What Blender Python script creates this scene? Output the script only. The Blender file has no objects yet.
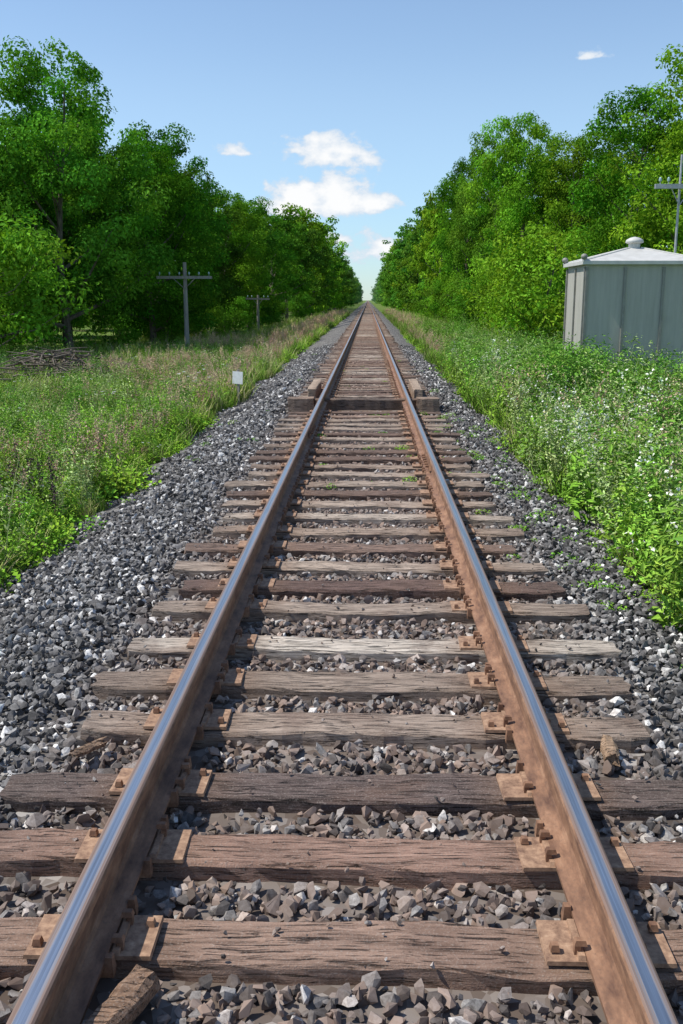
import bpy, bmesh, math, random
import numpy as np
from mathutils import Vector, Matrix
random.seed(7); rng=np.random.default_rng(7)
scene=bpy.context.scene
scene.view_settings.view_transform='Standard'; scene.view_settings.look='None'; scene.view_settings.exposure=0
COL=scene.collection

# ---------------------------------------------------------------- helpers
class MB:
    def __init__(s): s.v=[];s.l=[];s.n=[];s.m=[];s.c=[];s.k=0
    def add(s,v,f,col=(1,1,1),mat=0):
        v=np.asarray(v,float).reshape(-1,3); f=np.asarray(f,int)
        if f.ndim==1: f=f[None,:]
        s.v.append(v); s.l.append((f+s.k).ravel()); s.n.append(np.full(len(f),f.shape[1])); s.m.append(np.full(len(f),mat))
        c=np.asarray(col,float)
        if c.ndim==1: c=np.tile(c,(len(v),1))
        s.c.append(c); s.k+=len(v)
    def mesh(s,name,mats,smooth=False):
        me=bpy.data.meshes.new(name)
        v=np.concatenate(s.v); l=np.concatenate(s.l); n=np.concatenate(s.n); m=np.concatenate(s.m); c=np.concatenate(s.c)
        me.vertices.add(len(v)); me.vertices.foreach_set('co',v.ravel())
        me.loops.add(len(l)); me.loops.foreach_set('vertex_index',l)
        st=np.concatenate([[0],np.cumsum(n)[:-1]])
        me.polygons.add(len(n)); me.polygons.foreach_set('loop_start',st); 
        me.polygons.foreach_set('loop_total',n)
        me.polygons.foreach_set('material_index',m)
        me.polygons.foreach_set('use_smooth',np.full(len(n),smooth))
        for mt in mats: me.materials.append(mt)
        ca=me.color_attributes.new('Col','FLOAT_COLOR','POINT')
        ca.data.foreach_set('color',np.hstack([c,np.ones((len(c),1))]).ravel())
        me.update(calc_edges=True); me.validate()
        return me
    def obj(s,name,mats,smooth=False,parent=None,link=True):
        o=bpy.data.objects.new(name,s.mesh(name,mats,smooth))
        if link: COL.objects.link(o)
        if parent: o.parent=parent
        return o
BOXF=[[0,3,2,1],[4,5,6,7],[0,1,5,4],[1,2,6,5],[2,3,7,6],[3,0,4,7]]
def box(mb,c,s,col=(1,1,1),mat=0,rot=None,taper=1.0):
    x,y,z=[a/2 for a in s]
    v=np.array([[-x,-y,-z],[x,-y,-z],[x,y,-z],[-x,y,-z],[-x*taper,-y*taper,z],[x*taper,-y*taper,z],[x*taper,y*taper,z],[-x*taper,y*taper,z]])
    if rot is not None: v=v@np.array(rot.to_3x3()).T
    mb.add(v+np.array(c),BOXF,col,mat)
def tube(mb,pts,rad,n=8,col=(1,1,1),mat=0,cap=True):
    pts=[Vector(p) for p in pts]; V=[]
    for i,p in enumerate(pts):
        d=(pts[min(i+1,len(pts)-1)]-pts[max(i-1,0)]).normalized()
        a=d.orthogonal().normalized() if abs(d.z)<.9 else Vector((1,0,0)); 
        a=(a-d*a.dot(d)).normalized(); b=d.cross(a)
        for j in range(n):
            t=2*math.pi*j/n; V.append(p+(a*math.cos(t)+b*math.sin(t))*rad[i])
    F=[]
    for i in range(len(pts)-1):
        for j in range(n):
            F.append([i*n+j,i*n+(j+1)%n,(i+1)*n+(j+1)%n,(i+1)*n+j])
    mb.add([tuple(v) for v in V],F,col,mat)
    if cap:
        mb.add([tuple(v) for v in V[-n:]],[list(range(n))],col,mat)
        mb.add([tuple(v) for v in V[:n]],[list(range(n))[::-1]],col,mat)
def empty(name,loc=(0,0,0)):
    e=bpy.data.objects.new(name,None); e.location=loc; COL.objects.link(e); return e

# ---- material helper
class NT:
    def __init__(s,name):
        s.m=bpy.data.materials.new(name); s.m.use_nodes=True; s.t=s.m.node_tree; s.t.nodes.clear()
        s.out=s.t.nodes.new('ShaderNodeOutputMaterial')
    def N(s,ty,**k):
        n=s.t.nodes.new(ty)
        for a,b in k.items(): setattr(n,a,b)
        return n
    def L(s,a,b): s.t.links.new(a,b)
    def val(s,sock,v):
        if hasattr(v,'is_output'): s.L(v,sock)
        else:
            if isinstance(v,(tuple,list)) and len(v)==3 and sock.type=='RGBA': v=(*v,1)
            sock.default_value=v
    def math(s,op,a,b=0.0,c=None,clamp=False):
        n=s.N('ShaderNodeMath',operation=op,use_clamp=clamp); s.val(n.inputs[0],a); s.val(n.inputs[1],b)
        if c is not None: s.val(n.inputs[2],c)
        return n.outputs[0]
    def mix(s,f,a,b,bt='MIX'):
        n=s.N('ShaderNodeMix',data_type='RGBA',blend_type=bt); s.val(n.inputs[0],f); s.val(n.inputs[6],a); s.val(n.inputs[7],b); return n.outputs[2]
    def noise(s,vec,scale,detail=4,rough=.55,dist=0):
        n=s.N('ShaderNodeTexNoise'); 
        if vec is not None: s.L(vec,n.inputs['Vector'])
        n.inputs['Scale'].default_value=scale; n.inputs['Detail'].default_value=detail; n.inputs['Roughness'].default_value=rough; n.inputs['Distortion'].default_value=dist
        return n.outputs[0]
    def ramp(s,f,stops,interp='LINEAR'):
        n=s.N('ShaderNodeValToRGB'); n.color_ramp.interpolation=interp; e=n.color_ramp.elements
        while len(e)<len(stops): e.new(.5)
        for i,(p,c) in enumerate(stops):
            e[i].position=p; e[i].color=(*c,1) if not isinstance(c,(int,float)) else (c,c,c,1)
        s.L(f,n.inputs[0]); return n.outputs[0]
    def maprange(s,f,a,b,c=0,d=1):
        n=s.N('ShaderNodeMapRange',interpolation_type='SMOOTHSTEP'); s.val(n.inputs[0],f)
        for i,v in enumerate((a,b,c,d)): n.inputs[i+1].default_value=v
        return n.outputs[0]
    def pos(s): return s.N('ShaderNodeNewGeometry').outputs['Position']
    def scale(s,vec,sc):
        n=s.N('ShaderNodeMapping'); s.L(vec,n.inputs[0]); n.inputs['Scale'].default_value=sc; return n.outputs[0]
    def sep(s,vec):
        n=s.N('ShaderNodeSeparateXYZ'); s.L(vec,n.inputs[0]); return n.outputs
    def col(s): return s.N('ShaderNodeAttribute',attribute_name='Col').outputs['Color']
    def bump(s,h,st=.5,d=.01):
        n=s.N('ShaderNodeBump'); n.inputs['Strength'].default_value=st; n.inputs['Distance'].default_value=d; s.L(h,n.inputs['Height']); return n.outputs[0]
    def bsdf(s,color,rough=.8,metal=0,normal=None,spec=.3):
        n=s.N('ShaderNodeBsdfPrincipled'); s.val(n.inputs['Base Color'],color); s.val(n.inputs['Roughness'],rough); s.val(n.inputs['Metallic'],metal)
        n.inputs['Specular IOR Level'].default_value=spec
        if normal is not None: s.L(normal,n.inputs['Normal'])
        s.L(n.outputs[0],s.out.inputs[0]); return n

def foliage_mat(name,tint=(1,1,1),transl=.4,haze=0):
    t=NT(name); c=t.col()
    r=t.N('ShaderNodeObjectInfo').outputs['Random']
    h=t.N('ShaderNodeHueSaturation'); t.L(c,h.inputs['Color'])
    t.L(t.math('MULTIPLY_ADD',r,.035,.482),h.inputs['Hue']); 
    t.L(t.math('MULTIPLY_ADD',t.math('FRACT',t.math('MULTIPLY',r,7.13)),.5,.78),h.inputs['Value'])
    c=t.mix(1,h.outputs[0],tint,'MULTIPLY')
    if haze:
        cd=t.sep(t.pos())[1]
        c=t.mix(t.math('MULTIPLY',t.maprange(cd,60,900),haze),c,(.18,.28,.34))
    d=t.N('ShaderNodeBsdfDiffuse'); t.L(c,d.inputs[0]); o=d.outputs[0]
    if transl:
        tr=t.N('ShaderNodeBsdfTranslucent'); t.L(t.mix(1,c,(1.3,1.3,.5),'MULTIPLY'),tr.inputs[0])
        m=t.N('ShaderNodeMixShader'); m.inputs[0].default_value=transl; t.L(d.outputs[0],m.inputs[1]); t.L(tr.outputs[0],m.inputs[2]); o=m.outputs[0]
    t.L(o,t.out.inputs[0]); return t.m
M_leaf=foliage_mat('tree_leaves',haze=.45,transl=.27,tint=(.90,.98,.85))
M_plant=foliage_mat('verge_plants',transl=0)

t=NT('bark'); p=t.pos(); n=t.noise(t.scale(p,(6,6,1)),2.5,3,.7)
t.bsdf(t.ramp(n,[(.3,(.06,.048,.038)),(.7,(.24,.195,.155))]),.95); M_bark=t.m

t=NT('tie_wood'); p=t.pos(); s=t.scale(p,(1.6,26,26)); n=t.noise(s,1.6,6,.7,.4); n2=t.noise(t.scale(p,(3,60,60)),2.0,3,.6); n3=t.noise(p,2.3,4,.6)
c=t.ramp(n,[(.28,(.34,.31,.29)),(.5,(.88,.85,.82)),(.72,(1.4,1.38,1.36))])
c=t.mix(1,c,t.col(),'MULTIPLY')
crk=t.ramp(n2,[(.35,0.12),(.43,1.0)]); c=t.mix(.92,c,crk,'MULTIPLY')
c=t.mix(t.math('MULTIPLY',t.maprange(n3,.48,.7),.6),c,(.155,.095,.07))
X=t.math('ABSOLUTE',t.sep(p)[0]); seat=t.math('SUBTRACT',1.0,t.maprange(t.math('ABSOLUTE',t.math('SUBTRACT',X,.7525)),.12,.36))
c=t.mix(t.math('MULTIPLY',seat,.5),c,(.19,.115,.075))
c=t.mix(t.math('MULTIPLY',t.maprange(X,.95,1.3),.35),c,(.10,.075,.06))
fine=t.noise(p,140,3,.7); c=t.mix(t.maprange(fine,.50,.72,0,.45),c,(.43,.37,.32))
hh=t.math('ADD',t.math('MULTIPLY',crk,.8),t.math('ADD',n,t.math('MULTIPLY',fine,.35)))
t.bsdf(c,.88,normal=t.bump(hh,1,.011),spec=.25); M_tie=t.m

t=NT('rail_rust'); p=t.pos(); n=t.noise(t.scale(p,(1,.35,1)),16,4,.7); n2=t.noise(p,90,3,.7)
c=t.ramp(n,[(.3,(.11,.055,.035)),(.55,(.27,.145,.085)),(.75,(.40,.235,.145))]); c=t.mix(t.maprange(n2,.5,.8,0,.5),c,(.08,.06,.05))
t.bsdf(c,.65,.05,spec=.4); M_rust=t.m
t=NT('rail_steel'); p=t.pos(); n=t.noise(t.scale(p,(70,.5,1)),2.5,4,.6); 
xx=t.math('ABSOLUTE',t.math('SUBTRACT',t.math('ABSOLUTE',t.sep(p)[0]),.7525))
edge=t.maprange(t.math('ADD',xx,t.math('MULTIPLY_ADD',n,.034,-.017)),.010,.026)
c=t.ramp(n,[(.3,(.46,.42,.41)),(.7,(.82,.79,.78))]); c=t.mix(edge,c,(.27,.18,.14))
t.bsdf(c,t.math('MULTIPLY_ADD',edge,.25,.33),t.math('MULTIPLY_ADD',edge,-.5,1.0)); M_steel=t.m
t=NT('plate_iron'); p=t.pos(); n=t.noise(p,30,4,.7)
c=t.ramp(n,[(.3,(.16,.09,.06)),(.6,(.40,.25,.16)),(.75,(.50,.345,.235))])
t.bsdf(c,.75,.05); M_plate=t.m

t=NT('ballast_stone'); p=t.pos(); cs=t.N('ShaderNodeSeparateColor'); t.L(t.col(),cs.inputs[0]); r=cs.outputs[0]; r2=cs.outputs[1]; n=t.noise(p,60,4,.75)
c=t.ramp(r,[(0,(.05,.047,.045)),(.38,(.12,.113,.108)),(.70,(.22,.208,.20)),(.90,(.36,.345,.325)),(.955,(.74,.71,.67))])
c=t.mix(.9,c,t.ramp(n,[(.32,.4),(.68,1.5)]),'MULTIPLY')
X=t.math('ABSOLUTE',t.sep(p)[0]); ins=t.math('SUBTRACT',1.0,t.maprange(X,.75,1.6))
far=t.maprange(t.sep(p)[1],5,26,.0,.5)
f=t.math('MULTIPLY',ins,t.math('ADD',t.math('MULTIPLY_ADD',r2,.7,.1),far),clamp=True)
f=t.math('MINIMUM',f,.85)
c=t.mix(f,c,t.mix(r2,(.15,.095,.07),(.34,.235,.18)))
t.bsdf(c,.8,spec=.35); M_stone=t.m

# ground
t=NT('ground_cover'); p=t.pos(); S=t.sep(p); X=S[0]; Y=S[1]
n=t.noise(p,1.3,3); xm=t.math('ADD',X,t.math('MULTIPLY_ADD',n,1.4,-.7))
b=t.math('MULTIPLY',t.maprange(xm,-3.15,-2.85),t.math('SUBTRACT',1,t.maprange(xm,2.2,2.6)))
vo=t.N('ShaderNodeTexVoronoi'); vo.inputs['Scale'].default_value=20; t.L(p,vo.inputs['Vector'])
vs=t.sep(vo.outputs['Color'])[0]
gc=t.ramp(vs,[(0,(.04,.038,.036)),(.5,(.125,.118,.112)),(.9,(.24,.23,.22)),(1,(.42,.40,.38))])
ins=t.math('SUBTRACT',1.0,t.maprange(t.math('ABSOLUTE',X),.8,1.6))
gc=t.mix(t.math('MULTIPLY',ins,t.maprange(Y,2,30,.35,.8)),gc,t.mix(n,(.17,.105,.07),(.26,.175,.125)))
g1=t.noise(p,.35,4,.6); g2=t.noise(p,7,4,.7)
gg=t.ramp(g2,[(.3,(.045,.08,.015)),(.55,(.12,.20,.03)),(.75,(.2,.27,.06))])
gg=t.mix(t.maprange(g1,.5,.65,0,.6),gg,(.25,.20,.11))
c=t.mix(b,gg,gc)
t.bsdf(c,.92,spec=.15); M_ground=t.m

# ---------------------------------------------------------------- terrain
XL=[-3000,-40,-14,-8,-5,-3.1,-1.8,-1.3,1.3,1.7,2.6,4.5,8,14,40,3000]
ZL=[-.3,-.3,-.45,-.62,-.62,-.48,-.09,-.05,-.05,-.08,-.36,-.42,-.35,-.3,-.3,-.3]
def gz(x,y):
    z=np.interp(x,XL,ZL)
    a=np.clip((np.abs(x)-1.7)/1.5,0,1)
    z=z+a*(.05*np.sin(x*1.3+y*.7)+.04*np.sin(y*1.9-x*.6)+.03*np.sin(x*3.1+2)*np.sin(y*2.7))
    dip=np.clip((.75-np.abs(y-16.95))/.3,0,1)*np.clip((1.6-np.abs(x))/.2,0,1)
    return z-.2*dip
xs=np.unique(np.concatenate([np.linspace(-14,14,141),[-3000,-1200,-500,-200,-100,-60,-40,-30,-24,-20,-17],[3000,1200,500,200,100,60,40,30,24,20,17]]))
ys=np.unique(np.concatenate([np.arange(-6,45,.2),np.arange(45,120,1.5),np.arange(120,400,10),[-3000,-1000,-300,-100,-40,-15,500,700,1000,1500,2500,4000,6000]]))
GX,GY=np.meshgrid(xs,ys); V=np.stack([GX,GY,gz(GX,GY)-.02],-1).reshape(-1,3)
nx=len(xs); I=np.arange(len(ys)-1)[:,None]*nx+np.arange(nx-1)[None,:]; I=I.ravel()
mb=MB(); mb.add(V,np.stack([I,I+1,I+1+nx,I+nx],1)); mb.obj('ground',[M_ground],True)

# ---------------------------------------------------------------- track
track=empty('railway_track')
G=.7525
prof=[(-.07,.0),(.07,.0),(.07,.013),(.018,.028),(.009,.045),(.009,.136),(.016,.146),(.036,.154),(.037,.176),(.033,.185),(.027,.189),(-.027,.189),(-.033,.185),(-.037,.176),(-.036,.154),(-.016,.146),(-.009,.136),(-.009,.045),(-.018,.028),(-.07,.013)]
Z0=.014
for side,nm in ((-1,'left_rail'),(1,'right_rail')):
    mb=MB(); yy=np.concatenate([np.arange(-3,60,3),np.arange(60,1500,40)]); P=len(prof); V=[]
    for y in yy:
        for (a,b2) in prof: V.append((side*G+a,y,Z0+b2))
    V=np.array(V)
    for j in range(P):
        jn=(j+1)%P; i=np.arange(len(yy)-1)*P
        mat=1 if (9<=j<=11) else 0
        mb.add(V,np.stack([i+j,i+jn,i+P+jn,i+P+j],1)[:, ::-1],mat=mat)
    mb.add(V[:P],[list(range(P))])
    mb.obj(nm,[M_rust,M_steel],parent=track)

tie_y=[1.93,2.497,2.977,3.432,4.0,4.50,5.02,5.66,6.12]
rr=random.Random(3)
while tie_y[-1]<220: tie_y.append(tie_y[-1]+.535+rr.uniform(-.045,.045))
tie_y=[1.93-.53*2,1.93-.53]+[y for y in tie_y if not 16.3<y<18.0]
tints={2.497:(.32,.215,.165),2.977:(.34,.215,.165),3.432:(.14,.105,.095),4.0:(.38,.30,.245),4.50:(.30,.235,.19),5.02:(.64,.57,.49),5.66:(.38,.305,.25),6.12:(.15,.095,.08)}
mb=MB()
def plank(mb,cx,cy,top,L,W,H,col,ang=0,nseg=16,r=rr,rough=.006,mat=0,tilt=0):
    ch=.012; prof2=[(-W/2,-H),(W/2,-H),(W/2,-H*.5),(W/2,-ch),(W/2-ch,0),(W*.15,.001),(-W*.15,.001),(-W/2+ch,0),(-W/2,-ch),(-W/2,-H*.5)]
    n=len(prof2); V=[]; ph=[r.uniform(0,6) for _ in range(4)]
    for i in range(nseg+1):
        u=-L/2+L*i/nseg; e=.9 if i in(0,nseg) else 1
        wob=rough*math.sin(u*3+ph[0])+rough*.7*math.sin(u*7+ph[1])
        for (a,b) in prof2:
            V.append((u+(r.uniform(-.02,.02) if i in (0,nseg) else 0), a*e+wob+r.uniform(-rough,rough)*.7, b+(rough*.5*math.sin(u*5+ph[2])+r.uniform(-rough,rough)*.5 if b>-H*.9 else 0)+u*tilt))
    V=np.array(V); ca,sa=math.cos(ang),math.sin(ang)
    V=np.stack([V[:,0]*ca-V[:,1]*sa+cx,V[:,0]*sa+V[:,1]*ca+cy,V[:,2]+top],1)
    F=[]
    for i in range(nseg):
        for j in range(n): F.append([i*n+j,i*n+(j+1)%n,(i+1)*n+(j+1)%n,(i+1)*n+j])
    mb.add(V,F,col,mat); mb.add(V[:n],[list(range(n))[::-1]],col,mat); mb.add(V[-n:],[list(range(n))],col,mat)
pal=[(.35,.245,.19),(.41,.33,.265),(.18,.12,.095),(.52,.44,.365),(.32,.22,.165),(.46,.37,.30),(.25,.17,.135),(.37,.285,.225)]
for y in tie_y:
    col=tints.get(y, rr.choice(pal)); near=y<40
    plank(mb,rr.uniform(-.09,.09),y,rr.uniform(-.01,.004) if near else 0,2.6+rr.uniform(-.12,.08),.215+rr.uniform(-.025,.02),.17,col,ang=rr.uniform(-.022,.022) if y>6 else rr.uniform(-.01,.01),nseg=28 if y<12 else(8 if near else 1),rough=.010 if near else .002)
mb.obj('ties',[M_tie],parent=track)

mbp=MB(); mbs=MB(); mba=MB()
for y in tie_y:
    if y>70: break
    for sd in (-1,1):
        o=sd*G+rr.uniform(-.008,.008); yy=y+rr.uniform(-.012,.012)
        rz=Matrix.Rotation(rr.uniform(-.03,.03),4,'Z')
        box(mbp,(o,yy,.0065),(.37,.19,.013),rot=rz,taper=.985)
        for e in (-1,1):
            box(mbp,(o+e*.083,yy,.018),(.022,.186,.016),rot=rz,taper=.9)
        if y<30:
            for (e,dy) in ((-1,-.055),(1,.055),(-1,.06) if rr.random()<.6 else (1,-.06)):
                bx=o+e*.092; 
                box(mbs,(bx-e*.008,yy+dy,.046+rr.uniform(0,.01)),(.038,.026,.016),taper=.75)
                box(mbs,(bx,yy+dy,.025),(.018,.018,.04))
            for e in (-1,1):
                if rr.random()<.7: box(mbs,(o+e*.155,yy+rr.choice([-.05,.05]),.022+rr.uniform(0,.008)),(.028,.028,.02),taper=.7)
            for e in (-1,1):
                if rr.random()<.8:
                    ay=y+e*.135
                    box(mba,(sd*G,ay,-.006),(.19,.028,.03)); 
                    for q in (-1,1): box(mba,(sd*G+q*.082,ay,.018),(.028,.034,.045),taper=.7)
mbp.obj('tie_plates',[M_plate],parent=track); mbs.obj('spikes',[M_rust],parent=track); mba.obj('rail_anchors',[M_rust],parent=track)
mbj=MB()
for sd,yj in ((1,10.6),(-1,13.2)):
    for e in (-1,1):
        box(mbj,(sd*G+e*.026,yj,Z0+.09),(.03,.9,.085),taper=.8)
        for k in range(6):
            yk=yj-.375+k*.15; tube(mbj,[(sd*G+e*.04,yk,Z0+.09),(sd*G+e*.075,yk,Z0+.09)],[.017,.017],6)
mbj.obj('joint_bars',[M_rust],parent=track)

hdr=empty('crossing_timber',(0,17.75,0))
mb=MB(); plank(mb,.0,0,.07,1.9,.26,.42,(.15,.115,.095),nseg=20,rough=.008)
mb.obj('beam',[M_tie],parent=hdr)
mb=MB()
plank(mb,-1.17,-.04,.10,.46,.34,.40,(.42,.31,.24),nseg=4); plank(mb,1.15,-.04,.10,.40,.34,.38,(.44,.33,.25),nseg=4)
mb.obj('end_blocks',[M_tie],parent=hdr)
mb=MB()
for sx in (-1,1): plank(mb,sx*(1.0),1.5,.22,2.4,.17,.28,(.55,.43,.33),ang=math.pi/2,nseg=8)
mb.obj('side_planks',[M_tie],parent=hdr)

mb=MB()
plank(mb,-.60,2.12,.06,.36,.08,.06,(.34,.22,.15),ang=1.25,nseg=8,rough=.01)
plank(mb,-1.12,3.70,.03,.16,.04,.03,(.40,.27,.18),ang=.9,nseg=5,rough=.006)
plank(mb,1.07,3.75,.03,.16,.06,.05,(.42,.29,.19),ang=1.5,nseg=4,rough=.006)
mb.obj('wood_debris',[M_tie])

# ---------------------------------------------------------------- GN instancer
def instancer(name,pts,rots,scl,idx,meshes,mats_keep=None):
    c=bpy.data.collections.new(name+'_parts')
    for i,me in enumerate(meshes):
        o=bpy.data.objects.new('%s_part_%02d'%(name,i),me); c.objects.link(o)
    me=bpy.data.meshes.new(name); me.vertices.add(len(pts)); me.vertices.foreach_set('co',np.asarray(pts,float).ravel())
    a=me.attributes.new('rot','FLOAT_VECTOR','POINT'); a.data.foreach_set('vector',np.asarray(rots,float).ravel())
    a=me.attributes.new('scl','FLOAT_VECTOR','POINT'); 
    scl=np.asarray(scl,float); 
    if scl.ndim==1: scl=np.repeat(scl[:,None],3,1)
    a.data.foreach_set('vector',scl.ravel())
    a=me.attributes.new('idx','INT','POINT'); a.data.foreach_set('value',np.asarray(idx,np.int32))
    o=bpy.data.objects.new(name,me); COL.objects.link(o)
    ng=bpy.data.node_groups.new(name,'GeometryNodeTree')
    ng.interface.new_socket('Geometry',in_out='INPUT',socket_type='NodeSocketGeometry'); ng.interface.new_socket('Geometry',in_out='OUTPUT',socket_type='NodeSocketGeometry')
    N=ng.nodes.new; gi=N('NodeGroupInput'); go=N('NodeGroupOutput'); ip=N('GeometryNodeInstanceOnPoints'); ci=N('GeometryNodeCollectionInfo')
    ci.inputs['Collection'].default_value=c; ci.inputs['Separate Children'].default_value=True; ci.inputs['Reset Children'].default_value=True
    def at(n,ty):
        q=N('GeometryNodeInputNamedAttribute'); q.data_type=ty; q.inputs[0].default_value=n
        return [s for s in q.outputs if s.enabled and s.name=='Attribute'][0]
    l=ng.links.new
    l(gi.outputs[0],ip.inputs['Points']); l(ci.outputs[0],ip.inputs['Instance']); ip.inputs['Pick Instance'].default_value=True
    l(at('idx','INT'),ip.inputs['Instance Index']); l(at('rot','FLOAT_VECTOR'),ip.inputs['Rotation']); l(at('scl','FLOAT_VECTOR'),ip.inputs['Scale'])
    l(ip.outputs[0],go.inputs[0])
    md=o.modifiers.new('scatter','NODES'); md.node_group=ng
    return o

# ---------------------------------------------------------------- ballast stones (one real mesh)
stones=[]
for i in range(20):
    bm=bmesh.new(); r=random.Random(i+50); el=(r.uniform(.8,1.3),r.uniform(.65,1),r.uniform(.5,.8))
    for k in range(r.randint(10,15)):
        d=Vector((r.gauss(0,1),r.gauss(0,1),r.gauss(0,1))).normalized()*r.uniform(.8,1.08)
        bm.verts.new((d.x*el[0],d.y*el[1],d.z*el[2]))
    res=bmesh.ops.convex_hull(bm,input=bm.verts)
    bmesh.ops.delete(bm,geom=[g for g in res['geom_interior'] if isinstance(g,bmesh.types.BMVert)],context='VERTS')
    bm.verts.index_update(); bmesh.ops.triangulate(bm,faces=bm.faces)
    stones.append((np.array([v.co[:] for v in bm.verts]),np.array([[v.index for v in f.verts] for f in bm.faces]))); bm.free()
ty=np.array(tie_y)
def gravel(y0,y1,dens,smin,smax,layers=1):
    n=int((y1-y0)*6.4*dens); x=rng.uniform(-3.5,2.9,n); y=rng.uniform(y0,y1,n)
    edge=.35*np.sin(y*1.7)+.25*np.sin(y*4.1+1)
    pr=np.where(x<-2.6,np.clip((x+3.3+edge)/.6,0,1),1)*np.where(x>1.9,np.clip((2.7+edge*1.2-x)/.8,.0,1),1)
    keep=rng.random(n)<pr
    dt=np.abs(y[:,None]-ty[None,(ty>y0-1)&(ty<y1+1)]).min(1)
    on=(dt<.125)&(np.abs(x)<1.3)
    keep&=~(on&(rng.random(n)<.955))
    keep&=~((np.abs(y-17.85)<.5)&(np.abs(x)<1.4))
    near_r=np.abs(np.abs(x)-G)
    keep&=~(near_r<.075+on*.12)
    keep&=~((near_r<.12)&(rng.random(n)<.5))
    x,y,on=x[keep],y[keep],on[keep]; n=len(x)
    s=smin+(smax-smin)*rng.random(n)**1.5; s=s*np.where(rng.random(n)<.06,1.3,1); s=np.where(on,s*.36,s)
    z=gz(x,y)+rng.uniform(-.018,.018,n)-.004; 
    sh=(np.abs(x)>1.45)&(np.abs(x)<2.3); z=z+np.where(sh,.02,0)
    z=np.where(on,.006,z)
    return np.stack([x,y,z],1),s
A=[gravel(1.3,9,1050,.013,.039),gravel(9,18,520,.02,.042),gravel(18,42,190,.033,.054)]
P=np.concatenate([a[0] for a in A]); S=np.concatenate([a[1] for a in A]); n=len(P)
ia=rng.integers(0,20,n); mb=MB()
for k,(sv,sf) in enumerate(stones):
    m=ia==k; p_=P[m]; s_=S[m]; q=len(p_)
    a1=rng.normal(0,.6,q); a2=rng.normal(0,.6,q); a3=rng.uniform(0,6.283,q)
    c1,s1,c2,s2,c3,s3=np.cos(a1),np.sin(a1),np.cos(a2),np.sin(a2),np.cos(a3),np.sin(a3); z=np.zeros(q); o=np.ones(q)
    Rx=np.stack([o,z,z,z,c1,-s1,z,s1,c1],1).reshape(q,3,3); Ry=np.stack([c2,z,s2,z,o,z,-s2,z,c2],1).reshape(q,3,3); Rz=np.stack([c3,-s3,z,s3,c3,z,z,z,o],1).reshape(q,3,3)
    M=Rz@Ry@Rx
    V=np.einsum('qij,vj->qvi',M,sv)*s_[:,None,None]+p_[:,None,:]
    F=(sf[None]+np.arange(q)[:,None,None]*len(sv)).reshape(-1,3)
    cc=np.repeat(rng.random((q,3)),len(sv),0); mb.add(V.reshape(-1,3),F,cc)
mb.obj('ballast_gravel',[M_stone])

# ---------------------------------------------------------------- trees
def leaves(mb,C,nrm,size,cols,mat=0,asp=.55):
    n=len(C); nrm=nrm/np.linalg.norm(nrm,axis=1,keepdims=True)
    r=rng.normal(size=(n,3)); t=np.cross(nrm,r); t/=np.linalg.norm(t,axis=1,keepdims=True); b=np.cross(nrm,t)
    s=size[:,None]; fold=nrm*s*.25
    V=np.stack([C-t*s,C+b*s*asp+fold,C+t*s,C-b*s*asp+fold],1).reshape(-1,3)
    F=np.arange(4*n).reshape(-1,4); mb.add(V,F,np.repeat(cols,4,0),mat)
def make_tree(seed,H=12,R=3.6,base=.08,nc=175,nl=250,ls=.095,tone=(.075,.16,.018)):
    r=random.Random(seed); mb=MB()
    lean=(r.uniform(-.5,.5),r.uniform(-.5,.5))
    def tp(t): return Vector((lean[0]*t*t+.12*math.sin(t*7+seed),lean[1]*t*t+.12*math.cos(t*6+seed),H*.9*t))
    tr=H*.018; tube(mb,[tp(i/9) for i in range(10)],[tr*(1.35 if i==0 else 1)*(1-.88*i/9) for i in range(10)],8,mat=1)
    lobes=[(r.uniform(0,6.28),r.uniform(.08,.2),r.randint(2,4)) for _ in range(3)]
    def env(t,a):
        q=max(0,1-abs((t-.42)/.60)**2.3)**.5
        return R*q*(1+sum(l[1]*math.sin(l[2]*a+l[0]+t*4) for l in lobes))
    cl=[]
    for i in range(20):
        t0=r.uniform(.1,.8); a=r.uniform(0,6.28); t1=min(.95,t0+r.uniform(.08,.25)); e=env(t1,a)*r.uniform(.7,1.02)
        p0=tp(t0); p1=Vector((math.cos(a)*e,math.sin(a)*e,H*t1)); mid=(p0+p1)/2+Vector((0,0,-.25))
        rd=tr*(1-.85*t0)*.55; tube(mb,[p0,mid,p1],[rd,rd*.6,rd*.15],5,mat=1,cap=False)
        for k in range(3):
            q=p0.lerp(p1,.55+.22*k); cl.append((q+Vector((r.uniform(-.5,.5),r.uniform(-.5,.5),r.uniform(-.3,.4))),r.uniform(.45,.8)))
    while len(cl)<nc:
        t=base+(1-base)*r.random()**.9; a=r.uniform(0,6.28); e=env(t,a)*(r.random()**.33)
        cl.append((Vector((math.cos(a)*e+lean[0]*t*t,math.sin(a)*e+lean[1]*t*t,H*t-.3)),r.uniform(.4,.95)*(1.0 if t<.85 else .7)))
    tone=np.array(tone)
    for c,cr in cl:
        k=int(nl*(cr/.7)**1.6*r.uniform(.6,1.2)); d=rng.normal(size=(k,3)); d/=np.linalg.norm(d,axis=1,keepdims=True)
        rad=rng.uniform(.25,1.12,k)**.6; sc=np.array([1.15,1.15,.72])
        C=np.array(c)+d*rad[:,None]*cr*sc
        nn=d*.9+np.array([0,0,.55])+rng.normal(size=(k,3))*.45
        tv=r.uniform(.65,1.3); w=rng.uniform(.7,1.3,(k,1)); yel=r.uniform(-.1,.25)
        cc=tone*tv*w*np.array([1+yel,1,1])
        leaves(mb,C,nn,rng.uniform(.6,1.25,k)*ls,cc)
    return mb.mesh('tree',[M_leaf,M_bark])
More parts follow.
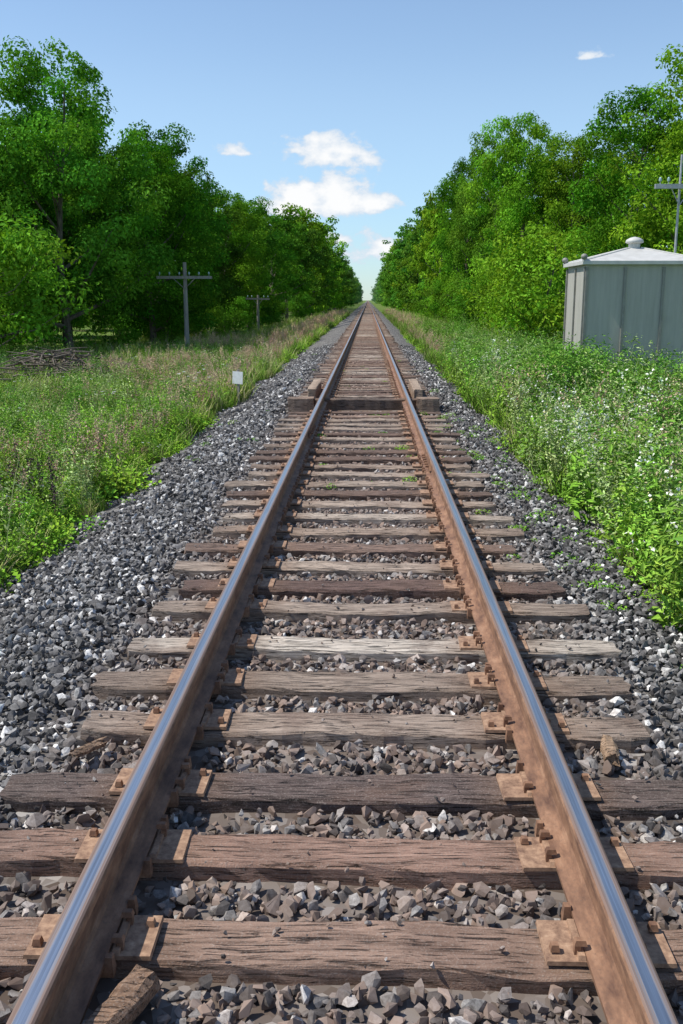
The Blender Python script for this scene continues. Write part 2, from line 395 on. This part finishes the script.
TN=[(.17,.34,.03),(.12,.275,.024),(.20,.37,.03),(.10,.245,.028),(.19,.36,.03),(.09,.22,.03)]
spec=[dict(),dict(),dict(R=3.2),dict(R=4,nc=200),dict(R=3.4,base=.02),dict(R=3.0,base=.15)]
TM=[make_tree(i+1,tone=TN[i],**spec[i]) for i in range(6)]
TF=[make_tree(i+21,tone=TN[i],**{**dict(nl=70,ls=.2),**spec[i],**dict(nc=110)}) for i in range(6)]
BUSH=[make_tree(11,H=4.5,R=2.2,base=.0,nc=70,nl=170,ls=.085,tone=(.21,.39,.035)),make_tree(12,H=4,R=2.0,base=.0,nc=60,nl=170,ls=.085,tone=(.13,.28,.03))]
def put_tree(x,y,H,k,w=1.0,name='maple_tree',m=None,h0=12):
    m=m or (TM if y<85 else TF)
    me=m[k%len(m)]; o=bpy.data.objects.new(name,me); s=H/h0
    o.location=(x,y,float(gz(np.array(x),np.array(y)))-.05); o.scale=(s*w,s*w,s); o.rotation_euler=(0,0,random.uniform(0,6.28)); COL.objects.link(o); return o
for a in [(-12.4,40,11.9,3,.9),(-10.2,46,9.7,1,.95),(-16.8,41,10.2,5,1.15),(-14.2,46,11.2,5,1.1),(-11.3,53,11.2,3,.95),(-10.6,60,10.4,5,1),(-10.0,69,10.0,1,1),(-9.6,79,10.4,3,1),(-8.8,90,10.6,3,.95),(-8.4,101,10.6,1,.95),(-8.2,113,11.2,5,.95),(-8.2,124,11.6,3,.9),
          (-18,54,10.8,1,1),(-22,46,9.5,1,1),(-16,63,10.8,3,1),(-22,60,11,5,1),(-15,75,11,3,1),(-15,88,11,1,1),(-15,102,12,2,1),(-15,118,12.5,0,1),(-23,75,12,2,1),
          (13.0,38.5,11.6,2,.95),(11.6,45,11.3,1,.85),(10.2,50,10.2,4,.85),(8.3,53,11.7,0,.72),(8.1,64,12.6,3,.66),(7.6,76,12.6,1,.66),(7.6,88,12.6,4,.7),(7.4,100,13,2,.68),(7.6,114,13.6,5,.7),(7.8,128,14,0,.7),
          (17,42,12,0,1),(16,54,11,3,1),(14,63,11.5,5,1),(21,50,11,1,1),(13,75,12,2,1),(13,88,12.5,0,1),(13,102,13,1,1),(13.5,118,13,4,1),(21,38,11,3,1)]:
    put_tree(*a)
for a in [(7.0,38,5.0,0),(9.3,36,3.6,1),(8.6,42,4.5,1),(7.2,47,4,0),(7,57,4,1),(7,68,4,0),(6.8,80,4,1),(6.8,94,4.2,0),(10.8,34,3.8,0),(13.5,32,4.4,1),
          (-12.8,33,5.4,1),(-14.5,37,4.5,1),(-9.6,47,2.4,1),(-9.3,57,2.4,1),(-9.3,66,3,1),(-8.6,86,3.4,1),(-7.8,110,3.5,1),(-18,38,4,1)]:
    put_tree(a[0],a[1],a[2],a[3],1.0,'bush',BUSH,4.5)
pt=[];sc=[];ix=[]
y=134
while y<760:
    for sx,x0 in ((-1,8.3),(1,8.0)):
        for row,xx in enumerate((x0,x0+7)):
            pt.append((sx*(xx+random.uniform(-.7,.9)),y+random.uniform(-2,2),-.4)); sc.append(random.uniform(.88,1.3)); ix.append(random.randrange(6))
    y+=8 if y<300 else 14
for x in np.arange(-160,170,9):
    if abs(x)>9: pt.append((x+random.uniform(-3,3),1250+random.uniform(-30,30),-.4)); sc.append(random.uniform(.8,1.3)); ix.append(random.randrange(6))
for sx in (-1,1):
    for k in range(26):
        yy=random.uniform(50,130); pt.append((sx*(24+random.uniform(0,22)),yy,-.4)); sc.append(random.uniform(.75,.92)); ix.append(random.randrange(6))
n=len(pt); R=np.zeros((n,3)); R[:,2]=rng.uniform(0,6.28,n)
instancer('distant_treeline',pt,R,np.array(sc),ix,TF)

# ---------------------------------------------------------------- verge plants
def blade(mb,p,h,w,a,lean,col,tipcol=None):
    d=np.array([math.cos(a),math.sin(a),0]); s=np.array([-math.sin(a),math.cos(a),0]); V=[];C=[]
    tipcol=col if tipcol is None else tipcol
    for i,t in enumerate((0,.35,.7)):
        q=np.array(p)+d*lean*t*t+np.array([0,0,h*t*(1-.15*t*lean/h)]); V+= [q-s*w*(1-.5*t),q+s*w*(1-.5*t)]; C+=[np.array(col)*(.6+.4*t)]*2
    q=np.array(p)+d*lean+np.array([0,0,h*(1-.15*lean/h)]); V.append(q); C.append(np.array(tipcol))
    mb.add(V,[[0,1,3,2],[2,3,5,4]],np.array(C)) ; mb.add([V[4],V[5],V[6]],[[0,1,2]],np.array([C[4],C[5],C[6]]))
GR=[(.19,.36,.04),(.25,.41,.06),(.15,.31,.03),(.33,.40,.11)]
def v_grass(seed,h,n=34,rad=.16,w=.007,pal=GR):
    r=random.Random(seed); mb=MB()
    for i in range(n):
        a=r.uniform(0,6.28); q=rad*r.random()**.5; c=np.array(r.choice(pal))*r.uniform(.8,1.2)
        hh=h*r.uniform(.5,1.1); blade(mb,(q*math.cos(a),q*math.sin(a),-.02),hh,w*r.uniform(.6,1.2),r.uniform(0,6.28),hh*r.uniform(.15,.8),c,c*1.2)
    return mb
def v_seed(seed,h,col=(.55,.36,.28)):
    r=random.Random(seed); mb=v_grass(seed,h*.55,24)
    for i in range(10):
        a=r.uniform(0,6.28); q=.15*r.random(); b=r.uniform(0,6.28); hh=h*r.uniform(.75,1.1); ln=hh*r.uniform(.05,.25)
        p=(q*math.cos(a),q*math.sin(a),0); blade(mb,p,hh,.0025,b,ln,(.3,.38,.12),(.4,.36,.2))
        k=14; tt=np.linspace(.76,1.0,k)[:,None]; C=np.array(p)+np.array([math.cos(b),math.sin(b),0])*ln*tt**2+np.array([0,0,1])*hh*tt*(1-.15*tt*ln/hh)+rng.normal(size=(k,3))*.010
        leaves(mb,C,rng.normal(size=(k,3)),rng.uniform(.008,.017,k),np.array(col)*rng.uniform(.7,1.3,(k,1)))
    return mb
def v_weed(seed,h,flower=None,tone=(.2,.38,.045),ns=6,lf=.045,fs=.014,nf=14):
    r=random.Random(seed); mb=MB(); tone=np.array(tone)
    for i in range(ns):
        a=r.uniform(0,6.28); q=.18*r.random(); b=r.uniform(0,6.28); hh=h*r.uniform(.65,1.1); ln=hh*r.uniform(.05,.35)
        p=np.array((q*math.cos(a),q*math.sin(a),0)); blade(mb,p,hh,.0035,b,ln,tone*.8)
        D=np.array([math.cos(b),math.sin(b),0])
        k=40; tt=rng.uniform(.12,1,k)[:,None]; ax=p+D*ln*tt**2+np.array([0,0,1])*hh*tt*(1-.15*tt*ln/hh)
        an=rng.uniform(0,6.28,k); o=np.stack([np.cos(an),np.sin(an),rng.uniform(-.1,.5,k)],1); spread=(.02+.09*(1-tt*.6))*rng.uniform(.4,1.1,(k,1))*(h/.8)
        leaves(mb,ax+o*spread,np.array([0,0,1.])+o*.3+rng.normal(size=(k,3))*.45,lf*rng.uniform(.5,1.1,k)*(1.25-.6*tt[:,0]),tone*rng.uniform(.75,1.3,(k,1)),asp=.34)
        if flower is not None:
            tt=rng.uniform(.78,1.03,nf)[:,None]; C=p+D*ln*tt**2+np.array([0,0,1])*hh*tt*(1-.15*tt*ln/hh)+rng.normal(size=(nf,3))*.022
            leaves(mb,C,rng.normal(size=(nf,3)),fs*rng.uniform(.5,1.1,nf),np.array(flower)*rng.uniform(.8,1.1,(nf,1)),asp=.8)
    return mb
def v_low(seed,h=.16,rad=.22,n=100,tone=(.2,.40,.04),ls=.020):
    r=random.Random(seed); mb=MB(); q=rad*rng.random(n)**.5; a=rng.uniform(0,6.28,n)
    C=np.stack([q*np.cos(a),q*np.sin(a),h*rng.uniform(.15,1,n)*(1-.5*(q/rad)**2)],1)
    leaves(mb,C,np.array([0,0,1.])+rng.normal(size=(n,3))*.45,ls*rng.uniform(.6,1.3,n),np.array(tone)*rng.uniform(.7,1.3,(n,1)),asp=.7)
    return mb
def v_daisy(seed,h=.7):
    r=random.Random(seed); mb=v_grass(seed,.3,14)
    for i in range(4):
        b=r.uniform(0,6.28); hh=h*r.uniform(.7,1.1); ln=.12; p=np.array([r.uniform(-.12,.12),r.uniform(-.12,.12),0]); blade(mb,p,hh,.0025,b,ln,(.2,.32,.07))
        c=p+np.array([math.cos(b)*ln,math.sin(b)*ln,hh*.98]); k=24; an=rng.uniform(0,6.28,k); q=.035*rng.random(k)**.5
        leaves(mb,c+np.stack([q*np.cos(an),q*np.sin(an),rng.uniform(-.006,.006,k)],1),np.array([0,0,1.])+rng.normal(size=(k,3))*.3,np.full(k,.009),np.full((k,3),.75),asp=.9)
    return mb
mk=lambda L:[m.mesh('plant',[M_plant]) for m in L]
grassV=mk([v_grass(1,.45),v_grass(2,.6),v_grass(3,.35,45,.2),v_grass(4,.75,30,.14,.008),v_grass(5,.5,pal=[(.40,.42,.16),(.5,.44,.24),(.26,.36,.08)])])
lowV=mk([v_low(1),v_low(2,.25,.25,140,(.24,.42,.04)),v_low(3,.1,.16,70,(.19,.37,.04))])
weedV=mk([v_weed(1,.8),v_weed(2,.65,tone=(.26,.42,.06)),v_weed(3,1.0,tone=(.15,.30,.045)),v_weed(4,.55,tone=(.27,.45,.05)),v_weed(5,.9,tone=(.38,.47,.19),lf=.03)])
flowV=mk([v_weed(7,.95,(.8,.82,.68),tone=(.36,.46,.19),lf=.028,nf=16),v_weed(8,.8,(.82,.8,.72),tone=(.28,.42,.11),lf=.03,nf=9),v_daisy(9),v_weed(10,.6,(.72,.64,.1),tone=(.25,.42,.05),nf=8),v_weed(12,.6,(.55,.3,.42),tone=(.22,.38,.06),nf=7)])
seedV=mk([v_seed(1,.75),v_seed(2,.9,(.6,.44,.3)),v_seed(3,.65,(.62,.34,.29)),v_seed(4,.85,(.55,.48,.26))])
def vn(x,y,s,o=0):
    return .5+.25*(np.sin(x*s+o+1.7*np.sin(y*s*.6+o))+np.sin(y*s*.8-o*2+1.3*np.sin(x*s*.9)))
def scatter(name,V,specs):
    P=[];S=[];I=[]
    for (x0,x1,y0,y1,dens,s0,s1,idx,patch,thr) in specs:
        n=int(abs(x1-x0)*(y1-y0)*dens); x=rng.uniform(min(x0,x1),max(x0,x1),n); y=rng.uniform(y0,y1,n)
        k=vn(x,y,patch,len(name))+rng.normal(0,.12,n)>thr
        e=.3*np.sin(y*.9)+.2*np.sin(y*2.3)+rng.normal(0,.18,n)
        k&=~((x>-2.95+e*.6)&(x<2.1+e*.8))
        k&=~((x>4.3)&(x<7.0)&(y>19.9)&(y<22)) 
        x,y=x[k],y[k]; P.append(np.stack([x,y,gz(x,y)-.015],1)); S.append(rng.uniform(s0,s1,len(x))*(.75+.5*vn(x,y,2.1,3))); I.append(rng.choice(idx,len(x)))
    P=np.concatenate(P);S=np.concatenate(S);I=np.concatenate(I);n=len(P); R=rng.normal(0,.14,(n,3)); R[:,2]=rng.uniform(0,6.28,n)
    print(name,n); instancer(name,P,R,S,I,V)
scatter('verge_grass',grassV,[
 (-8,-2.8,4.5,16,42,.5,.95,[0,1,2,2,4],1.1,.2),(-15,-2.8,16,34,16,.7,1.25,[0,1,2,4,4],.8,.1),(-13,-2.9,34,62,8,1,1.6,[0,1,2,4],.6,.1),(-8,-2.9,62,160,4,1.1,1.8,[0,1,2,4],.5,.05),
 (2.1,6.5,4,16,26,.7,1.15,[0,1,2,4,4],1.1,.3),(2.1,12,16,34,12,.8,1.3,[0,1,3,4],.8,.25),(2.3,10,34,62,8,1,1.5,[0,1,2,3],.6,.1),(2.5,8,62,160,4,1.1,1.8,[0,1,2,4],.5,.05)])
scatter('clover_patch',lowV,[
 (-8,-2.7,4.5,18,30,.8,1.5,[0,1],1.3,.42),(-14,-2.8,18,50,10,1.1,1.7,[0,1],.5,.5),
 (1.9,5,3,18,16,.6,1.2,[0,1,2],1.5,.5),(2.2,10,18,60,6,1.1,1.8,[0,1],.6,.5),(-6,-3,50,150,4,1.4,2.2,[0,1],.6,.5)])
scatter('verge_weeds',weedV,[
 (-8,-3.0,4.5,17,30,.55,1.1,[0,1,3,4],.9,.3),(-15,-3.2,17,40,8,.6,1.15,[0,1,3,2,4],.7,.42),
 (2.1,5.5,3.8,12,46,.8,1.35,[0,1,2,4,4],.9,.15),(2.3,7.5,12,30,26,.85,1.45,[0,1,2,3,4],.8,.25),(2.8,9,30,60,6,.9,1.5,[0,2,4],.8,.4),
 (2.8,4.5,14.5,20,40,1.05,1.6,[0,1,2],.8,.1),(4.4,8.5,17,19.8,22,.6,.85,[0,1,2],.8,.1)])
scatter('wildflowers',flowV,[
 (-8,-3.1,4.5,18,2.0,.5,.9,[2,3,4,4],.9,.4),(-13,-3.2,18,45,1.2,.7,1.1,[2,4,4,3],.7,.35),
 (2.2,5.5,3.8,12,12,.8,1.35,[0,0,1,1],1.2,.4),(2.4,7,12,26,4,.8,1.3,[0,1,1,0,2],1.0,.45)])
scatter('seed_grass',seedV,[
 (-7,-3.1,6,20,13,.55,1.0,[0,2,2,1],.8,.52),(-8,-3.1,20,48,9,.7,1.1,[0,2,1],.6,.42),(-5.0,-3.0,48,150,4.5,.9,1.3,[0,1,2],.5,.35),
 (2.4,6,5,18,18,.8,1.25,[1,3,0],1,.42),(2.4,4.4,20,60,15,.6,1.0,[0,1,2],.7,.25),(2.6,4.2,60,150,6,.8,1.2,[0,1,2],.5,.25)])
sp=[];ss=[];si=[]
for (cx,cy,n,sx,sy) in ((1.95,4.9,26,.2,.35),(1.75,7.2,24,.3,.7),(1.9,9.5,40,.35,1.4),(1.7,13,60,.4,2.5),(-.1,9.8,6,.3,.2),(.3,12,10,.4,1.5),(-.1,16.4,14,.6,.2),(0,24,50,1.3,6),(-1.8,14,14,.5,3),(1.8,6.0,8,.2,.3)):
    for k in range(n): sp.append((random.gauss(cx,sx),random.gauss(cy,sy),0)); ss.append(random.uniform(.2,.6)); si.append(random.choice([0,2,2]))
sp=np.array(sp); kk=np.abs(np.abs(sp[:,0])-G)>.1; sp=sp[kk]; ss=np.array(ss)[kk]; si=np.array(si)[kk]; sp[:,2]=gz(sp[:,0],sp[:,1])+.0; R=np.zeros((len(sp),3)); R[:,2]=rng.uniform(0,6,len(sp))
instancer('ballast_weeds',sp,R,ss,si,lowV)

mb=MB()
for i in range(16):
    x=-3.55+random.gauss(0,.28); y=9.6+random.gauss(0,.3); h=random.uniform(.6,.85); z=float(gz(np.array(x),np.array(y)))
    blade(mb,(x,y,z),h,.004,random.uniform(0,6),.05,(.08,.05,.04)); k=60; tt=rng.uniform(.4,1,k)
    leaves(mb,np.stack([x+rng.normal(0,.018,k),y+rng.normal(0,.018,k),z+h*tt],1),rng.normal(size=(k,3)),rng.uniform(.01,.022,k),np.array((.11,.07,.08))*rng.uniform(.6,1.4,(k,1)))
mb.obj('dock_plant',[M_plant])
mb=MB()
for i in range(190):
    x=-9.0+random.gauss(0,1.0); y=28+random.gauss(0,.8); a=random.uniform(0,6.28); L=random.uniform(.5,1.6); z=-.35+random.uniform(.05,.75)*math.exp(-((x+9.)**2)/2)
    tube(mb,[(x,y,z),(x+math.cos(a)*L*.5,y+math.sin(a)*L*.5,z+random.uniform(0,.15)),(x+math.cos(a)*L,y+math.sin(a)*L,z+random.uniform(-.15,.2))],[.03,.022,.01],5)
mb.obj('brush_pile',[M_bark])

# ---------------------------------------------------------------- hut
t=NT('galvanised_panel'); p=t.pos(); n=t.noise(t.scale(p,(8,8,.6)),1.5,5,.65); n2=t.noise(p,3,4)
c=t.ramp(n,[(.3,(.36,.345,.30)),(.7,(.45,.43,.38))]); c=t.mix(t.maprange(n2,.55,.8,0,.25),c,(.29,.27,.22))
t.bsdf(c,.6,.05,spec=.35); M_panel=t.m
t=NT('panel_seam'); p=t.pos(); n=t.noise(p,8,4); t.bsdf(t.ramp(n,[(.3,(.22,.21,.185)),(.7,(.30,.29,.26))]),.6,.1); M_seam=t.m
t=NT('painted_roof'); p=t.pos(); n=t.noise(p,5,5,.65); t.bsdf(t.ramp(n,[(.3,(.46,.45,.42)),(.7,(.60,.585,.55))]),.6,.05); M_roof=t.m
t=NT('concrete'); p=t.pos(); n=t.noise(p,9,6,.65); t.bsdf(t.ramp(n,[(.3,(.25,.24,.22)),(.7,(.38,.37,.35))]),.9,normal=t.bump(n,.4,.01)); M_conc=t.m
hut=empty('signal_hut',(5.62,21.0,-.42)); W,D,Hh=2.35,1.8,2.98
mb=MB(); box(mb,(0,0,.09),(W+.2,D+.2,.3)); mb.obj('foundation',[M_conc],parent=hut)
mb=MB(); box(mb,(0,0,.24+(Hh-.24)/2),(W,D,Hh-.24)); mb.obj('walls',[M_panel],parent=hut)
mb=MB()
for i in range(4):
    x=-W/2+.02+(W-.04)*i/3
    for yy in (-D/2,D/2): box(mb,(x,yy+(.014 if yy>0 else -.014),.25+(Hh-.3)/2),(.05,.045,Hh-.32))
for i in range(3):
    y=-D/2+.02+(D-.04)*i/2
    for xx in (-W/2,W/2): box(mb,(xx+(.014 if xx>0 else -.014),y,.25+(Hh-.3)/2),(.045,.05,Hh-.32))
mb.obj('panel_ribs',[M_seam],parent=hut)
mb=MB(); e=.09; a=(W/2+e); b=(D/2+e); z0=Hh-.01
V=[(-a,-b,z0),(a,-b,z0),(a,b,z0),(-a,b,z0),(-a,-b,z0+.07),(a,-b,z0+.07),(a,b,z0+.07),(-a,b,z0+.07),(-.12,-.1,z0+.36),(.12,-.1,z0+.36),(.12,.1,z0+.36),(-.12,.1,z0+.36)]
mb.add(V,[[0,3,2,1],[0,1,5,4],[1,2,6,5],[2,3,7,6],[3,0,4,7],[4,5,9,8],[5,6,10,9],[6,7,11,10],[7,4,8,11],[8,9,10,11]])
for (i,j) in ((4,8),(5,9),(6,10),(7,11)): tube(mb,[V[i],V[j]],[.022,.022],6)
mb.obj('hip_roof',[M_roof],parent=hut)
mb=MB(); tube(mb,[(0,0,z0+.34),(0,0,z0+.46)],[.12,.12],16); tube(mb,[(0,0,z0+.455),(0,0,z0+.475),(0,0,z0+.53),(0,0,z0+.57),(0,0,z0+.59)],[.14,.19,.17,.10,.02],16); mb.obj('roof_vent',[M_roof],True,parent=hut)
mb=MB()
for sx in (-1,1):
    for sy in (-1,1):
        cx,cy=sx*(a-.03),sy*(b-.03); tube(mb,[(cx,cy,z0+.04),(cx,cy,z0+.1)],[.02,.02],6)
        tube(mb,[(cx,cy,z0+.09),(cx,cy,z0+.12),(cx,cy,z0+.155),(cx,cy,z0+.19),(cx,cy,z0+.21)],[.03,.06,.07,.055,.015],10)
mb.obj('lifting_eyes',[M_seam],True,parent=hut)
mb=MB(); box(mb,(W/2+.025,0,1.35),(.04,.85,2.0)); box(mb,(W/2+.06,.32,1.35),(.05,.03,.14)); mb.obj('door',[M_panel],parent=hut)

# ---------------------------------------------------------------- poles & sign
t=NT('weathered_pole'); p=t.pos(); n=t.noise(t.scale(p,(12,12,1)),2,6,.7); t.bsdf(t.ramp(n,[(.3,(.17,.155,.14)),(.7,(.36,.34,.31))]),.9); M_pole=t.m
t=NT('insulator_glass'); n=t.noise(t.pos(),5,2); t.bsdf(t.ramp(n,[(0,(.2,.35,.33)),(1,(.35,.45,.42))]),.2,spec=.6); M_ins=t.m
def pole(x,y,H,arms,aw=2.2,r=.12,mat=M_pole,lean=0):
    z=float(gz(np.array(x),np.array(y))); e=empty('utility_pole',(x,y,z-.1)); e.rotation_euler=(0,lean,0)
    mb=MB(); tube(mb,[(0,0,0),(0,0,H*.5),(0,0,H)],[r,r*.85,r*.68],10); mb.obj('shaft',[mat],True,parent=e)
    mb=MB(); mi=MB()
    for h in arms:
        box(mb,(0,-r-.035,h),(aw,.09,.11))
        for s in (-1,1):
            tube(mb,[(s*aw*.2,-r-.09,h-.03),(0,-r-.02,h-.45)],[.014,.014],5)
        for k in range(6):
            px=-aw/2+.12+(aw-.24)*k/5
            if abs(px)<.2: continue
            tube(mb,[(px,-r-.035,h+.05),(px,-r-.035,h+.13)],[.012,.012],5)
            tube(mi,[(px,-r-.035,h+.12),(px,-r-.035,h+.15),(px,-r-.035,h+.2),(px,-r-.035,h+.22)],[.035,.04,.03,.012],8)
    mb.obj('crossarm',[mat],parent=e); mi.obj('insulators',[M_ins],True,parent=e)
pole(-7.4,40,4.15,[3.55],2.25,r=.11); pole(-7.4,66,3.0,[2.75],1.6,r=.1,lean=.02)
t=NT('grey_metal'); n=t.noise(t.pos(),12,4); t.bsdf(t.ramp(n,[(.3,(.35,.35,.35)),(.7,(.5,.5,.5))]),.5,.4); M_gm=t.m
pole(7.7,25,5.8,[5.05],1.25,r=.04,mat=M_gm)
t=NT('white_paint'); n=t.noise(t.pos(),14,4,.6); t.bsdf(t.ramp(n,[(.3,(.7,.7,.68)),(.6,(.82,.82,.81))]),.5); M_white=t.m
sg=empty('marker_sign',(-2.9,22,-.5)); mb=MB(); box(mb,(0,0,.4),(.05,.05,.8)); mb.obj('post',[M_pole],parent=sg)
mb=MB(); box(mb,(0,-.035,.62),(.26,.012,.28),rot=Matrix.Rotation(.05,4,'Y')); mb.obj('plate',[M_white],parent=sg); sg.rotation_euler=(0,0,-.35)

# ---------------------------------------------------------------- light
el=math.radians(56); az=math.radians(-94)
s=Vector((math.sin(az)*math.cos(el),math.cos(az)*math.cos(el),math.sin(el)))
ld=bpy.data.lights.new('sun','SUN'); ld.energy=5.0; ld.angle=math.radians(.53); ld.color=(1,.96,.88)
lo=bpy.data.objects.new('sun',ld); lo.rotation_euler=s.to_track_quat('Z','Y').to_euler(); lo.location=(-20,10,40); COL.objects.link(lo)
w=bpy.data.worlds.new('World'); scene.world=w; w.use_nodes=True; nt=w.node_tree; nt.nodes.clear()
T=NT.__new__(NT); T.t=nt; T.out=nt.nodes.new('ShaderNodeOutputWorld')
sky=T.N('ShaderNodeTexSky',sky_type='NISHITA'); sky.sun_disc=False; sky.sun_elevation=el; sky.sun_rotation=az; sky.air_density=1.0; sky.dust_density=.1; sky.ozone_density=2.0
dirv=T.N('ShaderNodeTexCoord').outputs['Generated']; sx=T.sep(dirv)
A_=T.math('MULTIPLY',T.math('ARCTAN2',sx[0],sx[1]),57.2958); E_=T.math('MULTIPLY',T.math('ARCSINE',sx[2]),57.2958)
tint=T.mix(T.maprange(E_,-1,12),(.66,.86,1.12),(1.2,1.2,1.2))
bg=T.N('ShaderNodeBackground'); T.L(T.mix(1,sky.outputs[0],tint,'MULTIPLY'),bg.inputs[0]); bg.inputs[1].default_value=.135
nz=T.noise(T.scale(dirv,(1,1,1.5)),34,8,.56)
res=None
for (a,e,wd,ht,amp) in [(-2.4,8.2,3.0,1.5,1.25),(-4.0,8.4,1.6,.9,1.0),(-3.6,5.7,2.6,1.9,1.3),(-1.6,5.9,3.0,2.1,1.3),(.3,5.6,2.6,1.2,1.1),(-7.2,8.2,2.0,.7,.95),(12.3,12.8,2.8,.8,.8),(.3,3.1,3.4,1.6,1.0),(-1.6,3.7,2.0,1.2,.9),(26,9,4,1.5,1),(-60,7,6,2,1),(100,10,12,3,1)]:
    d=T.math('SUBTRACT',E_,e-.3*ht); d=T.math('MAXIMUM',d,T.math('MULTIPLY',d,-2.6))
    q=T.math('ADD',T.math('POWER',T.math('ABSOLUTE',T.math('DIVIDE',T.math('SUBTRACT',A_,a),wd)),2.0),T.math('POWER',T.math('DIVIDE',d,ht),2.0))
    v=T.math('MULTIPLY_ADD',T.math('SQRT',q),-1.0,amp); res=v if res is None else T.math('MAXIMUM',res,v)
v=T.math('ADD',res,T.math('MULTIPLY_ADD',nz,2.6,-1.52))
inside=T.maprange(res,-.3,.15)
mask=T.math('MULTIPLY',T.math('MULTIPLY',T.maprange(v,.05,.42),inside),.97)
cc=T.mix(T.maprange(v,.1,.85),(.66,.76,.88),(1.0,1.0,1.0))
bc=T.N('ShaderNodeBackground'); T.L(cc,bc.inputs[0]); bc.inputs[1].default_value=1.0
ms=T.N('ShaderNodeMixShader'); T.L(mask,ms.inputs[0]); T.L(bg.outputs[0],ms.inputs[1]); T.L(bc.outputs[0],ms.inputs[2]); T.L(ms.outputs[0],T.out.inputs[0])

# ---------------------------------------------------------------- camera
cd=bpy.data.cameras.new('camera'); cd.sensor_fit='VERTICAL'; cd.sensor_height=36; cd.lens=33.75; cd.clip_end=9000; cd.clip_start=.05
co=bpy.data.objects.new('camera',cd); co.location=(.05,0,1.85); co.rotation_euler=(math.radians(90-12.45),0,math.radians(1.544)); COL.objects.link(co); scene.camera=co
